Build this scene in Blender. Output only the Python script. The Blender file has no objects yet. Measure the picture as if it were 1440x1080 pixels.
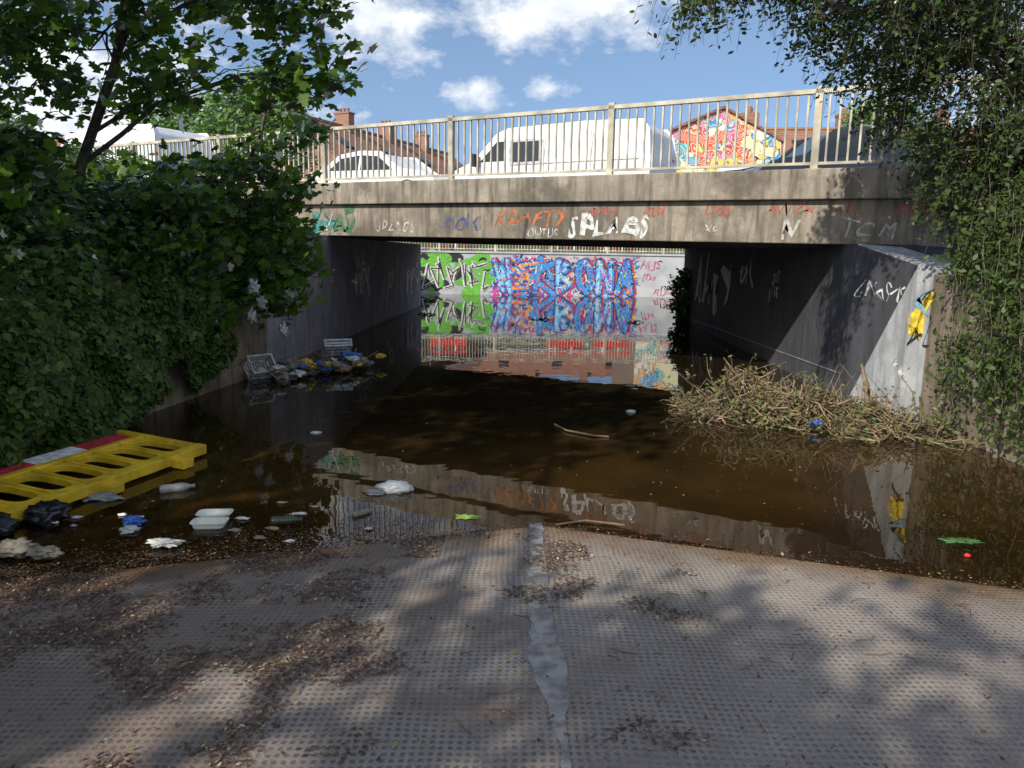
import bpy, math, random, bmesh
import numpy as np
from mathutils import Vector, Matrix, noise as mn
random.seed(7); R=np.random.default_rng(7)
S=bpy.context.scene
S.view_settings.view_transform='Standard'; S.view_settings.look='None'; S.view_settings.exposure=0
# ---------------------------------------------------------------- materials
class NT:
    def __init__(s,name):
        s.m=bpy.data.materials.new(name); s.m.use_nodes=True; s.t=s.m.node_tree; s.t.nodes.clear()
        s.out=s.t.nodes.new('ShaderNodeOutputMaterial')
    def n(s,ty,ins=None,**kw):
        nd=s.t.nodes.new(ty)
        for k,v in kw.items(): setattr(nd,k,v)
        if ins:
            for k,v in ins.items():
                if isinstance(v,bpy.types.NodeSocket): s.t.links.new(v,nd.inputs[k])
                else: nd.inputs[k].default_value=v
        return nd
    def coord(s): return s.n('ShaderNodeTexCoord').outputs['Object']
    def noise(s,scale,vec=None,detail=2,rough=.6,sc=None):
        v=vec or s.coord()
        if sc: v=s.n('ShaderNodeVectorMath',{0:v,1:sc},operation='MULTIPLY').outputs[0]
        return s.n('ShaderNodeTexNoise',{'Vector':v,'Scale':scale,'Detail':detail,'Roughness':rough}).outputs['Fac']
    def ramp(s,fac,stops,interp='LINEAR'):
        r=s.n('ShaderNodeValToRGB',{'Fac':fac}); cr=r.color_ramp; cr.interpolation=interp
        while len(cr.elements)<len(stops): cr.elements.new(.5)
        for e,(p,c) in zip(cr.elements,stops): e.position=p; e.color=(*c,1) if len(c)==3 else c
        return r.outputs[0]
    def g(s,fac,a,b): return s.ramp(fac,[(a,(0,0,0)),(b,(1,1,1))])
    def math(s,op,a,b=0.0,c=None):
        d={0:a,1:b}
        if c is not None: d[2]=c
        return s.n('ShaderNodeMath',d,operation=op).outputs[0]
    def mix(s,fac,a,b,bt='MIX'):
        nd=s.n('ShaderNodeMix',data_type='RGBA',blend_type=bt)
        for i,v in ((0,fac),(6,a),(7,b)):
            if isinstance(v,bpy.types.NodeSocket): s.t.links.new(v,nd.inputs[i])
            else: nd.inputs[i].default_value=(*v,1) if isinstance(v,tuple) and len(v)==3 else v
        return nd.outputs[2]
    def bump(s,h,st=.3,dist=.02): return s.n('ShaderNodeBump',{'Height':h,'Strength':st,'Distance':dist}).outputs[0]
    def pr(s,col,rough=.7,normal=None,**kw):
        d={'Base Color':(*col,1) if isinstance(col,tuple) else col,'Roughness':rough}
        if normal: d['Normal']=normal
        d.update(kw)
        b=s.n('ShaderNodeBsdfPrincipled',d); s.t.links.new(b.outputs[0],s.out.inputs[0]); return s.m
def plain(name,col,rough=.6,var=.25,scale=6,metal=0,bump=0):
    t=NT(name); f=t.noise(scale)
    lo=tuple(c*(1-var) for c in col); hi=tuple(min(1,c*(1+var)) for c in col)
    c=t.mix(t.g(f,.35,.65),lo,hi)
    return t.pr(c,rough,t.bump(t.noise(scale*9,detail=1),bump,.005) if bump else None,Metallic=metal)
def concrete(name,col,dark=.45,streak=True,moss=None,blot=0):
    t=NT(name); c=t.mix(t.g(t.noise(2.2,detail=4),.3,.7),tuple(x*.68 for x in col),tuple(x*1.25 for x in col))
    if streak: c=t.mix(t.g(t.noise(3,sc=(3,3,.35),detail=4),.45,.68),c,tuple(x*dark for x in col))
    if blot: c=t.mix(t.math('MULTIPLY',t.g(t.noise(.8,detail=5,rough=.7),.5,.62),blot),c,tuple(x*.3 for x in col))
    fine=t.noise(40,detail=2)
    c=t.mix(t.math('MULTIPLY',t.g(fine,.5,.75),.5),c,tuple(x*.55 for x in col))
    if moss: c=t.mix(t.g(t.noise(5),.56,.7),c,moss)
    return t.pr(c,.85,t.bump(fine,.35,.012))
def leafmat(name,cols,trans=.35,rough=.42,gcol=(.55,.6,.55,1)):
    t=NT(name); r=t.n('ShaderNodeNewGeometry').outputs['Random Per Island']
    c=t.ramp(r,[(i/(len(cols)-1),cc) for i,cc in enumerate(cols)])
    d=t.n('ShaderNodeBsdfDiffuse',{'Color':c}).outputs[0]
    tc=t.mix(1.0,c,(1.6,1.7,.45),'MULTIPLY')
    tr=t.n('ShaderNodeBsdfTranslucent',{'Color':tc})
    m=t.n('ShaderNodeMixShader',{0:trans,1:d,2:tr.outputs[0]})
    gl=t.n('ShaderNodeBsdfGlossy',{'Roughness':rough,'Color':gcol})
    lw=t.n('ShaderNodeFresnel',{'IOR':1.35})
    m=t.n('ShaderNodeMixShader',{0:lw.outputs[0],1:m.outputs[0],2:gl.outputs[0]})
    t.t.links.new(m.outputs[0],t.out.inputs[0]); return t.m
# ---------------------------------------------------------------- mesh helpers
def link(o,parent=None):
    S.collection.objects.link(o)
    if parent: o.parent=parent
    return o
def empty(name):
    o=bpy.data.objects.new(name,None); o.empty_display_size=.2; return link(o)
def mesh(name,v,f,mats,parent=None,mi=None,smooth=False):
    me=bpy.data.meshes.new(name); me.from_pydata([tuple(x) for x in v],[],f)
    for m in (mats if isinstance(mats,(list,tuple)) else [mats]): me.materials.append(m)
    if mi: me.polygons.foreach_set('material_index',mi)
    if smooth: me.polygons.foreach_set('use_smooth',[True]*len(f))
    me.update(); return link(bpy.data.objects.new(name,me),parent)
class B:
    def __init__(s): s.v=[]; s.f=[]; s.m=[]
    def add(s,v,f,m=0):
        o=len(s.v); s.v+= [tuple(x) for x in v]; s.f+=[tuple(i+o for i in q) for q in f]; s.m+=[m]*len(f)
    def hexa(s,p,m=0):
        s.add(p,[(3,2,1,0),(4,5,6,7),(0,1,5,4),(1,2,6,5),(2,3,7,6),(3,0,4,7)],m)
    def box(s,c,sz,m=0,ax=None):
        X,Y,Z=ax or (Vector((1,0,0)),Vector((0,1,0)),Vector((0,0,1))); c=Vector(c); a,b,d=[q/2 for q in sz]
        s.hexa([c+X*i*a+Y*j*b+Z*k*d for k in(-1,1) for i,j in((-1,-1),(1,-1),(1,1),(-1,1))],m)
    def tube(s,pts,rad,n=5,m=0,cap=False):
        pts=[Vector(p) for p in pts]; vs=[]; 
        for i,p in enumerate(pts):
            d=(pts[min(i+1,len(pts)-1)]-pts[max(i-1,0)]); d=d.normalized() if d.length>1e-9 else Vector((0,0,1))
            a=d.cross(Vector((.31,.11,.94)) if abs(d.z)<.9 else Vector((1,.1,0))).normalized(); b=d.cross(a)
            r=rad[i] if hasattr(rad,'__len__') else rad
            vs+=[p+a*r*math.cos(2*math.pi*k/n)+b*r*math.sin(2*math.pi*k/n) for k in range(n)]
        fs=[(i*n+k,i*n+(k+1)%n,(i+1)*n+(k+1)%n,(i+1)*n+k) for i in range(len(pts)-1) for k in range(n)]
        if cap: fs+=[tuple(range(n))[::-1],tuple((len(pts)-1)*n+k for k in range(n))]
        s.add(vs,fs,m)
    def obj(s,name,mats,parent=None,smooth=False,bevel=0):
        o=mesh(name,s.v,s.f,mats,parent,s.m,smooth)
        if bevel:
            b=o.modifiers.new('bevel','BEVEL'); b.width=bevel; b.segments=2; b.limit_method='ANGLE'
        return o
# ---------------------------------------------------------------- constants
P0=Vector((1.45,11.15,0)); D=Vector((.868,-.497,0)).normalized(); Nn=Vector((-D.y,D.x,0)); Nn=Nn if Nn.y>0 else -Nn
def BR(s,n,z): return P0+D*s+Nn*n+Vector((0,0,z-.0108*s))
DEPTH=9.8; Z=Vector((0,0,1))
def rampz(x,y): return .058*(4.60-y)-.019*abs(x-.2)
def edge_y(x): return 4.58-.33*abs(x-.2)
# ---------------------------------------------------------------- material set
M_conc=concrete('weathered_concrete',(.31,.265,.205),.34,blot=.8)
M_conc2=concrete('stained_concrete',(.25,.22,.17),.35)
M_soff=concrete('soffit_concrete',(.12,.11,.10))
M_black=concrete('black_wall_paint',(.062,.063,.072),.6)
M_grey=concrete('grey_wall_paint',(.29,.275,.295),.6,blot=.3)
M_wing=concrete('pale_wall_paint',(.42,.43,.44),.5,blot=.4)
M_rwall=concrete('brown_concrete',(.28,.22,.16),.4,moss=(.07,.09,.03),blot=.5)
M_rail=plain('cream_steel_paint',(.44,.40,.30),.5,.35,3)
M_white=plain('white_paint',(.74,.75,.76),.35,.08,2)
M_glass=NT('dark_glass').pr((.02,.025,.03),.05)
M_tyre=plain('rubber',(.02,.02,.02),.8)
M_bark=plain('bark',(.11,.09,.065),.9,.5,14,bump=.8)
M_twig=plain('dry_twig',(.24,.17,.105),.9,.6,5)
# ---------------------------------------------------------------- camera
cam=bpy.data.cameras.new('camera'); co=link(bpy.data.objects.new('camera',cam)); S.camera=co
cam.sensor_width=36; cam.lens=26; cam.clip_end=3000; cam.clip_start=.05
co.matrix_world=Matrix.Translation((0,0,1.75))@Matrix.Rotation(math.radians(80),4,'X')@Matrix.Rotation(math.radians(.9),4,'Z')
# ---------------------------------------------------------------- sun + sky
sd=Vector((-.65,-.75,.74)).normalized()
sl=bpy.data.lights.new('sun','SUN'); sl.energy=5.0; sl.angle=math.radians(.53); sl.color=(1,.94,.84)
so=link(bpy.data.objects.new('sun',sl)); so.rotation_euler=sd.to_track_quat('Z','Y').to_euler()
W=bpy.data.worlds.new('World'); S.world=W; W.use_nodes=True; wt=W.node_tree; wt.nodes.clear()
t=NT.__new__(NT); t.t=wt
gen=t.n('ShaderNodeTexCoord').outputs['Generated']
sep=t.n('ShaderNodeSeparateXYZ',{0:gen})
zz=t.math('ADD',t.math('MAXIMUM',sep.outputs[2],0.0),.25)
vec=t.n('ShaderNodeCombineXYZ',{0:sep.outputs[0],1:sep.outputs[1],2:zz}).outputs[0]
vec=t.n('ShaderNodeVectorMath',{0:vec},operation='NORMALIZE').outputs[0]
sky=t.n('ShaderNodeTexSky',{'Vector':vec},sky_type='NISHITA',sun_disc=False,sun_elevation=math.asin(sd.z),sun_rotation=math.atan2(sd.x,sd.y),dust_density=1.0,ozone_density=1.3)
nz=t.n('ShaderNodeTexNoise',{'Vector':t.n('ShaderNodeVectorMath',{0:gen,1:(1,1,1.8)},operation='MULTIPLY').outputs[0],'Scale':17.0,'Detail':5.0,'Roughness':.6}).outputs['Fac']
dens=None
for c,rx,rz,w in [((.05,.957,.29),.17,.05,1),((-.17,.945,.275),.08,.06,1),((-.052,.98,.194),.055,.022,1),((.04,.975,.205),.06,.02,.6),
                ((-.52,.84,.13),.3,.13,1),((-.4,.82,.42),.4,.16,1.1),((.6,.78,.2),.25,.1,1),((0,.86,.5),.3,.06,.8),((-.7,-.5,.5),.6,.35,1),((.8,-.3,.5),.7,.4,1),((0,-.8,.6),.7,.3,1)]:  # last entries: unseen clouds behind the viewer, added as fill light
    d=t.n('ShaderNodeVectorMath',{0:gen,1:c},operation='SUBTRACT').outputs[0]
    d=t.n('ShaderNodeVectorMath',{0:d,1:(1/rx,1/rx,1/rz)},operation='MULTIPLY').outputs[0]
    d=t.n('ShaderNodeVectorMath',{0:d},operation='LENGTH').outputs['Value']
    d=t.math('SUBTRACT',w,d)
    dens=d if dens is None else t.math('MAXIMUM',dens,d)
dens=t.math('ADD',t.math('MAXIMUM',dens,-1.0),t.math('MULTIPLY',t.math('SUBTRACT',nz,.5),2.4))
cf=t.g(dens,.0,.7)
cc=t.mix(t.g(nz,.35,.65),(5.6,6.0,6.6),(7.6,7.7,7.7))
skc=t.mix(1.0,sky.outputs[0],(1.42,1.42,1.38),'MULTIPLY')
final=t.mix(t.math('MULTIPLY',cf,.92),skc,cc)
bg=t.n('ShaderNodeBackground',{'Color':final,'Strength':.15})
wo=t.n('ShaderNodeOutputWorld',{0:bg.outputs[0]})
# ---------------------------------------------------------------- ground
t=NT('ground_soil'); M_ground=t.pr(t.mix(t.g(t.noise(1.3),.4,.6),(.05,.04,.025),(.05,.075,.025)),.95)
def side(x,y): return (Vector((x,y,0))-P0).dot(Nn)
def gz(x,y):
    n=side(x,y)
    if y>32: return 1.65+min(1,max(0,(y-33.5)/4))*1.1
    if n<-.2:
        e=(-4.2-x) if x<0 else (x-4.7)
        return min(2.7,1.35+.55*max(0,e))+.05*math.sin(3*x+2*y)
    return 2.7
xs=[-400,-150,-60,-30,-20]+list(np.arange(-14,15,.5))+[20,30,60,150,400]
ys=[-300,-100,-40]+list(np.arange(-14,33,.5))+[33,34,36,38,42,50,70,120,250,900]
vv=[(x,y,gz(x,y)) for y in ys for x in xs]; nx=len(xs); ff=[]
for j in range(len(ys)-1):
    for i in range(nx-1):
        cx=(xs[i]+xs[i+1])/2; cy=(ys[j]+ys[j+1])/2
        if -40<cy<25 and -4.0<cx<4.8: continue
        if 21<cy<32.3 and cx<8.5 and cx>4 and cx<4.8+(cy-21)*.38: continue
        if 25<=cy<32.3 and cx>-3.3-(cy-25)*.5 and cx<4.8+(cy-21)*.38: continue
        ff.append((j*nx+i,j*nx+i+1,(j+1)*nx+i+1,(j+1)*nx+i))
mesh('ground',vv,ff,M_ground)
# ramp
t=NT('dimpled_concrete'); co_=t.coord()
wob=t.n('ShaderNodeTexNoise',{'Vector':co_,'Scale':2.5,'Detail':1.0}).outputs['Color']
fr=t.n('ShaderNodeVectorMath',{0:co_,1:(1/.031,1/.034,0)},operation='MULTIPLY').outputs[0]
fr=t.n('ShaderNodeVectorMath',{0:fr,1:t.n('ShaderNodeVectorMath',{0:wob,1:(1.2,1.2,0)},operation='MULTIPLY').outputs[0]},operation='ADD').outputs[0]
fr=t.n('ShaderNodeVectorMath',{0:fr},operation='FRACTION').outputs[0]
fr=t.n('ShaderNodeVectorMath',{0:fr,1:(.5,.5,0)},operation='SUBTRACT').outputs[0]
ln=t.n('ShaderNodeVectorMath',{0:fr},operation='LENGTH').outputs['Value']
big=t.noise(2.0,detail=6)
mid=t.noise(9,detail=3)
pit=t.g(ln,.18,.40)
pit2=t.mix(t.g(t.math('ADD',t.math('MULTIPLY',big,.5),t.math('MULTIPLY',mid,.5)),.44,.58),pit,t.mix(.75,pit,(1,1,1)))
base=t.mix(t.g(t.noise(.9,detail=6,rough=.7),.32,.66),(.22,.185,.155),(.37,.32,.275))
base=t.mix(t.math('MULTIPLY',t.g(mid,.45,.7),.35),base,(.18,.145,.12))
fine=t.noise(85,detail=2)
base=t.mix(t.math('MULTIPLY',t.g(fine,.45,.7),.55),base,(.13,.108,.09))
sx=t.n('ShaderNodeSeparateXYZ',{0:co_})
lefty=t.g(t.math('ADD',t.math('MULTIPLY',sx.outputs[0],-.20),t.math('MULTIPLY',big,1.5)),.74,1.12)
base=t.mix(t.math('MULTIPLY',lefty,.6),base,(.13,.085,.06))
wet=t.ramp(t.math('ADD',sx.outputs[2],t.math('MULTIPLY',t.math('SUBTRACT',big,.5),.05)),[(0,(1,1,1)),(.022,(0,0,0))])
base=t.mix(wet,base,t.mix(1.0,base,(.72,.52,.31),'MULTIPLY'))
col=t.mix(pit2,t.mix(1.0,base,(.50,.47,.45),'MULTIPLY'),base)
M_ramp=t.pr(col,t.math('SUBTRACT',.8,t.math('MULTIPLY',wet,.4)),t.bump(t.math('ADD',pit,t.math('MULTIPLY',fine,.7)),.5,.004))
X3=[-4.4,.2,4.9]; Y3=[-40,34]
mesh('concrete_ramp_path',[(x,y,rampz(x,y)) for y in Y3 for x in X3],[(0,1,4,3),(1,2,5,4)],M_ramp)
mesh('basin_bed_ground',[(x,y,-1.3) for x,y in((-9,10),(10,10),(10,34),(-9,34))],[(0,1,2,3)],M_ground)
# joint strip
yy=np.linspace(4.7,-1,160); vv=[]
for y in yy:
    w=.045+.04*mn.noise(Vector((y*2.5,0,0)))+.018*mn.noise(Vector((y*13,5,0)))+.03*math.exp(-((y-2.75)/.22)**2)
    w*=min(1,max(.14,(y-2.2)/.35))
    if y>3.8: w*=.7
    cxx=.18+.035*math.sin(y*1.3)+.03*mn.noise(Vector((y*5,3,0)))
    a=min(cxx-w,.192); c2=max(cxx+w,.207)
    vv+=[(a,y,rampz(a,y)+.003),(.2,y,rampz(.2,y)+.003),(c2,y,rampz(c2,y)+.003)]
t=NT('mortar_joint'); M_joint=t.pr(t.mix(t.g(t.noise(11,detail=5),.40,.60),(.17,.15,.135),(.35,.325,.30)),.5,t.bump(t.noise(60,detail=3),.5,.008))
mesh('mortar_joint_path',vv,[(3*i+k,3*i+k+1,3*i+k+4,3*i+k+3) for i in range(len(yy)-1) for k in(0,1)],M_joint)
# ---------------------------------------------------------------- water
t=NT('murky_water'); co_=t.coord(); sx=t.n('ShaderNodeSeparateXYZ',{0:co_})
dep=t.math('MULTIPLY',t.math('SUBTRACT',sx.outputs[1],4.45),.10)
opac=t.math('SUBTRACT',1.0,t.math('EXPONENT',t.math('MULTIPLY',t.math('MAXIMUM',dep,0.0),-8.0)))
opac=t.math('MAXIMUM',opac,.10)
mur=t.mix(t.g(t.noise(1.2,detail=3),.35,.65),(.012,.009,.004),(.022,.015,.006))
mur=t.mix(t.ramp(dep,[(0,(1,1,1)),(.32,(0,0,0))]),mur,t.mix(1.0,mur,(5.0,3.8,2.4),'MULTIPLY'))
body=t.n('ShaderNodeMixShader',{0:opac,1:t.n('ShaderNodeBsdfTransparent',{0:(.82,.64,.38,1)}).outputs[0],2:t.n('ShaderNodeBsdfDiffuse',{0:mur}).outputs[0]})
bp=t.bump(t.noise(2.6,detail=2),.03,.05)
fres=t.n('ShaderNodeFresnel',{'IOR':1.38,'Normal':bp})
gl=t.n('ShaderNodeBsdfGlossy',{'Roughness':.006,'Normal':bp,'Color':(.97,.97,.97,1)})
m=t.n('ShaderNodeMixShader',{0:fres.outputs[0],1:body.outputs[0],2:gl.outputs[0]}); t.t.links.new(m.outputs[0],t.out.inputs[0]); M_water=t.m
mesh('flood_water',[(x,y,0) for x,y in((-4.3,2.5),(4.9,2.5),(4.9,20.8),(10,34),(-9,34),(-4.3,24.8))],[(0,1,2,3,4,5)],M_water)
# ---------------------------------------------------------------- walls
def wall(name,pts,tops,thick,mat,z0=-1.3,parent=None):
    b=B(); P=[Vector((*p,0)) for p in pts]; nr=[]
    for i in range(len(P)):
        d=(P[min(i+1,len(P)-1)]-P[max(i-1,0)]).normalized(); nr.append(Vector((-d.y,d.x,0))*thick)
    for i in range(len(P)-1):
        q=[P[i],P[i+1],P[i+1]+nr[i+1],P[i]+nr[i]]
        tz=[tops[i],tops[i+1],tops[i+1],tops[i]]
        b.hexa([a+Vector((0,0,z0)) for a in q]+[a+Vector((0,0,z)) for a,z in zip(q,tz)])
    return b.obj(name,mat,parent)
wall('ivy_retaining_wall',[(-4.3,-20),(-4.05,5.5),(-3.9,7.5),(-3.7,9.5),(-3.55,10.6)],[1.4,1.4,1.4,1.45,1.6],.5,M_rwall)
wall('creeper_retaining_wall',[(4.6,-20),(4.45,6),(4.47,7.95)],[1.5,1.5,1.6],-.5,M_rwall)
br=empty('concrete_bridge')
wall('left_abutment',[(-3.55,10.61),(-3.1,24.9)],[2.03,2.0],.9,M_grey,parent=br)
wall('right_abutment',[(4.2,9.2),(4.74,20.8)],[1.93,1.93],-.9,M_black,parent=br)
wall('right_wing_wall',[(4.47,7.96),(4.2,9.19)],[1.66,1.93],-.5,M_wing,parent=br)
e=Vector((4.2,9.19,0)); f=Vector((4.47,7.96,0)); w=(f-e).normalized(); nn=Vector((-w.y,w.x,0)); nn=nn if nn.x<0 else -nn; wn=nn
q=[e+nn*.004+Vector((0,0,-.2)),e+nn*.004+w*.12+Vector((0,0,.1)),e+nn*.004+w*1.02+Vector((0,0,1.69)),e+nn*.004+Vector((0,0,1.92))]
mesh('wing_painted_shadow',q,[(0,1,2,3)],M_black,br)  # bridge's shadow with its diagonal edge, painted onto the wing as a black layer
b=B(); b.tube([(4.205,9.4,.3),(4.735,20.7,.1)],.01,6); b.tube([(-3.53,11,.12),(-3.09,24.8,.1)],.01,6); b.obj('wall_conduit',plain('grey_conduit',(.2,.2,.2)),br)
wall('basin_side_wall',[(-3.1,24.95),(-7.5,32)],[2,1.8],.4,M_wing)
wall('basin_side_wall',[(4.75,20.9),(9.2,32)],[2,1.8],-.4,M_wing)
b=B(); s0,s1=-11,7
def bb(s0,s1,n0,n1,z0,z1,m=0): b.hexa([BR(s0,n0,z0),BR(s1,n0,z0),BR(s1,n1,z0),BR(s0,n1,z0),BR(s0,n0,z1),BR(s1,n0,z1),BR(s1,n1,z1),BR(s0,n1,z1)],m)
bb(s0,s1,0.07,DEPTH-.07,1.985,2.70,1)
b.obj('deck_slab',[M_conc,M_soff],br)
b=B(); bb(s0,s1,-.0,.35,1.965,2.52); bb(s0,s1,-.10,.42,2.521,2.90)
b.obj('fascia_beam',M_conc,br,bevel=.015)
b=B(); bb(s0,s1,DEPTH-.35,DEPTH,1.965,2.9); b.obj('rear_fascia_beam',M_conc2,br)
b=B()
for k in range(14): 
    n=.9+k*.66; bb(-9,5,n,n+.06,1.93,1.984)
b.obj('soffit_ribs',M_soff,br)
t=NT('asphalt'); M_asph=t.pr(t.mix(t.g(t.noise(3),.3,.7),(.04,.04,.042),(.06,.06,.06)),.9)
b=B(); b.add([BR(-80,1.6,2.76),BR(60,1.6,2.76),BR(60,8.2,2.76),BR(-80,8.2,2.76)],[(0,1,2,3)]); b.obj('road',M_asph)
b=B(); bb(-60,40,.43,1.55,2.6,2.86); b.obj('pavement',M_conc2)
b=B(); b.add([BR(1.5,9.85,2.76),BR(30,9.85,2.76),BR(30,24,2.9),BR(10,24,2.9)],[(0,1,2,3)]); b.obj('side_road',M_asph)
def railing(name,n,s0,s1,zb,post,H=1.0,gap=.125,mat=M_rail):
    b=B(); ax=(D,Nn,Z); k=s0
    def bar(s,n,z,sz): b.box(BR(s,n,z),sz,0,ax)
    while k<s1-.01:
        e2=min(k+post,s1)
        for z,w,h in [(zb+H-.02,.07,.055),(zb+.09,.045,.035)]:
            a=BR(k,n,z); c=BR(e2,n,z); d=(c-a).normalized()
            b.box((a+c)/2,((c-a).length,w,h),0,(d,Nn,d.cross(Nn)*-1))
        bar(k,n,zb+H/2+.01,(.09,.07,H+.06)); bar(k,n,zb+.012,(.2,.16,.022))
        m=int((e2-k)/gap)
        for i in range(1,m): bar(k+(e2-k)*i/m+random.gauss(0,.002),n,zb+H/2+.03,(.024,.03,H-.12))
        k=e2
    return b.obj(name,mat)
railing('steel_railing',.17,-2.85*5-.15,2.85*2.2,2.90,2.85)
railing('steel_railing',DEPTH-.17,-14,1.6,2.90,2.85)
# ---------------------------------------------------------------- graffiti
tagc={}
def paint(name,col):
    if name not in tagc: tagc[name]=plain('spray_'+name,col,.7,.3,14)
    return tagc[name]
def text(name,txt,org,ux,uz,nrm,h,col,parent,shear=.25,bold=.0,spread=1.0,wob=.08,lift=.004):
    cu=bpy.data.curves.new(name,'FONT'); cu.body=txt; cu.size=1; cu.shear=shear; cu.offset=bold; cu.space_character=spread; cu.resolution_u=3
    o=bpy.data.objects.new(name,cu); S.collection.objects.link(o); dg=bpy.context.evaluated_depsgraph_get(); dg.update()
    me=bpy.data.meshes.new_from_object(o.evaluated_get(dg)); bpy.data.objects.remove(o)
    sd_=random.random()*50
    for v in me.vertices:
        x,y=v.co.x,v.co.y
        dx=mn.noise(Vector((x*2.2,y*2.2,sd_)))*wob*3; dy=mn.noise(Vector((x*2.2,y*2.2,sd_+9)))*wob*4
        v.co=Vector(org)+Vector(ux)*(x+dx)*h*1.35+Vector(uz)*(y+dy)*h*1.35+Vector(nrm)*lift
    me.materials.append(col); return link(bpy.data.objects.new(name,me),parent)
def ft(txt,px,z,h,col,**k): text('graffiti_tag',txt,BR(px,0,z),D-Vector((0,0,.0108)),Z,-Nn,h,col,br,**k)
wt_=paint('white',(.58,.58,.56)); faint=paint('fadedwhite',(.42,.40,.36)); rd=paint('red',(.42,.08,.06)); orr=paint('orange',(.42,.13,.05)); bl=paint('blue',(.06,.08,.2)); tl=paint('teal',(.05,.2,.18)); gr=paint('green',(.05,.14,.06)); yl=paint('yellow',(.75,.55,.05)); pk=paint('pink',(.5,.12,.22))
ft('SPLABS',-.72,2.06,.255,wt_,bold=.035,shear=.1,spread=1.22)
ft('xs',1.35,2.10,.16,faint,bold=-.01); ft('N',2.35,2.06,.2,faint,bold=.03); ft('TC M',3.1,2.06,.2,faint,bold=.0)
ft('KRAFTY',-2.1,2.15,.27,orr,bold=.0,shear=.35,wob=.07); ft('OUTUS',-1.45,2.02,.12,wt_,bold=-.01)
ft('ook!',-3.05,2.10,.30,bl,wob=.09,bold=-.008); ft('SPLABS',-4.5,2.06,.17,faint,spread=1.2)
ft('S3',-6.1,2.06,.36,tl,bold=.04,wob=.25); ft('mE',-5.6,2.08,.32,gr,bold=.03,wob=.25); ft('oe',-5.9,2.1,.25,faint,bold=-.01,wob=.25,lift=.008)
for tx,s in [('yoros',-.45),('uzel',.45),('DIA',1.35),('AWZA',2.15),('wk',3.0),('KOSY',3.7)]: ft(tx,s,2.33,.15,rd,wob=.09,bold=-.005)
a=Vector((-3.55,10.61,0)); c=Vector((-3.1,24.9,0)); u=(c-a).normalized(); nn=Vector((u.y,-u.x,0))
chalk=paint('chalk',(.62,.62,.62))
for tx,t_,z,h in [('RSK',5.3,.85,.75),('dvk',5.4,1.35,.5),('JES',8.7,.8,.6),('R',11.6,.5,1.2),('mE',12.5,.9,.8)]: text('graffiti_tag',tx,a+u*t_+Z*z,u,Z,nn,h*.8,chalk,br,shear=.2,wob=.12,bold=-.004)
a=Vector((4.2,9.2,0)); c=Vector((4.74,20.8,0)); u=(c-a).normalized(); nn=Vector((-u.y,u.x,0))
for tx,t_,z,h in [('AHKY',9.9,.6,1.0),('BbL',5.5,1.25,.42),('sur',3.4,1.35,.25),('JAB',3.5,1.1,.25)]: text('graffiti_tag',tx,a+u*t_+Z*z,-u,Z,nn,h,wt_,br,shear=.2,wob=.12,bold=-.004)
text('graffiti_tag','CMeSIK',e+Z*1.30+w*.02,w,Z,wn,.19,wt_,br,lift=.008,wob=.1,bold=-.012)
text('graffiti_tag','SI',e+Z*.98+w*.93,w,Z,wn,.34,yl,br,lift=.008,wob=.2,bold=.07,spread=.7); text('graffiti_tag','Z',e+Z*1.2+w*1.04,w,Z,wn,.2,paint('cyan',(.2,.4,.45)),br,lift=.012,wob=.2,bold=.02)
text('graffiti_tag','bO',e+Z*.85+w*1.0,w,Z,wn,.22,paint('black2',(.03,.03,.03)),br,lift=.014,wob=.2,bold=-.02)
text('graffiti_tag','kr',e+Z*.45+w*.75,w,Z,wn,.2,wt_,br,lift=.012,wob=.2)
# ---------------------------------------------------------------- mural wall
mw=empty('graffiti_mural_wall')
t=NT('mural_white'); M_mw=t.pr(t.mix(t.g(t.noise(1.5),.35,.65),(.36,.38,.41),(.50,.51,.52)),.7)
b=B(); b.box((1.5,32.2,.2),(19,.4,3.1)); b.box((1.5,32.2,1.79),(19.2,.5,.08)); b.obj('wall_body',M_mw,mw)
lay=[0]
def stroke(b,pts,wd,m,y0=31.99):
    pts=[Vector((p[0],0,p[1])) for p in pts]
    for i,p in enumerate(pts):
        lay[0]+=1; y=y0-.00012*(lay[0]%40)
        b.add([(p.x+wd/2*math.cos(k*math.pi/5),y,p.z+wd/2*math.sin(k*math.pi/5)) for k in range(10)],[tuple(range(10))],m)
        if i<len(pts)-1:
            q=pts[i+1]; d=q-p
            if d.length<1e-5: continue
            n=Vector((-d.z,0,d.x)).normalized()*wd/2; lay[0]+=1; y=y0-.00012*(lay[0]%40)
            b.add([(v.x,y,v.z) for v in(p-n,q-n,q+n,p+n)],[(0,1,2,3)],m)
G={'B':[[(0,0),(0,1),(.6,.85),(.1,.55),(.7,.28),(0,0)]],'O':[[(.35+.35*math.cos(i*.7),.5+.5*math.sin(i*.7)) for i in range(10)]],'N':[[(0,0),(.05,1),(.65,.05),(.7,1)]],'A':[[(0,0),(.35,1),(.7,0)],[(.15,.35),(.6,.35)]],
 'S':[[(1.1,.95),(.1,.85),(.5,.55),(-.2,.1),(.6,.1)],[(-.3,.75),(.9,.3)]],'K':[[(-.1,0),(.1,1.1)],[(.9,1),(-.3,.5),(.9,-.1)],[(.3,.9),(.8,.45)]],'W':[[(-.1,1),(.35,0),(.25,.8),(.75,-.05),(.6,1)],[(.1,.2),(1.0,.75)]]}
mc=[paint('navy',(.03,.04,.20)),paint('sky',(.06,.25,.58)),paint('pale',(.25,.52,.78)),paint('magenta',(.60,.06,.25)),yl,paint('blackp',(.02,.02,.02)),paint('lime',(.13,.42,.05)),wt_,rd,paint('brightorange',(.8,.28,.04)),paint('purple',(.2,.06,.35))]
b=B()
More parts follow.
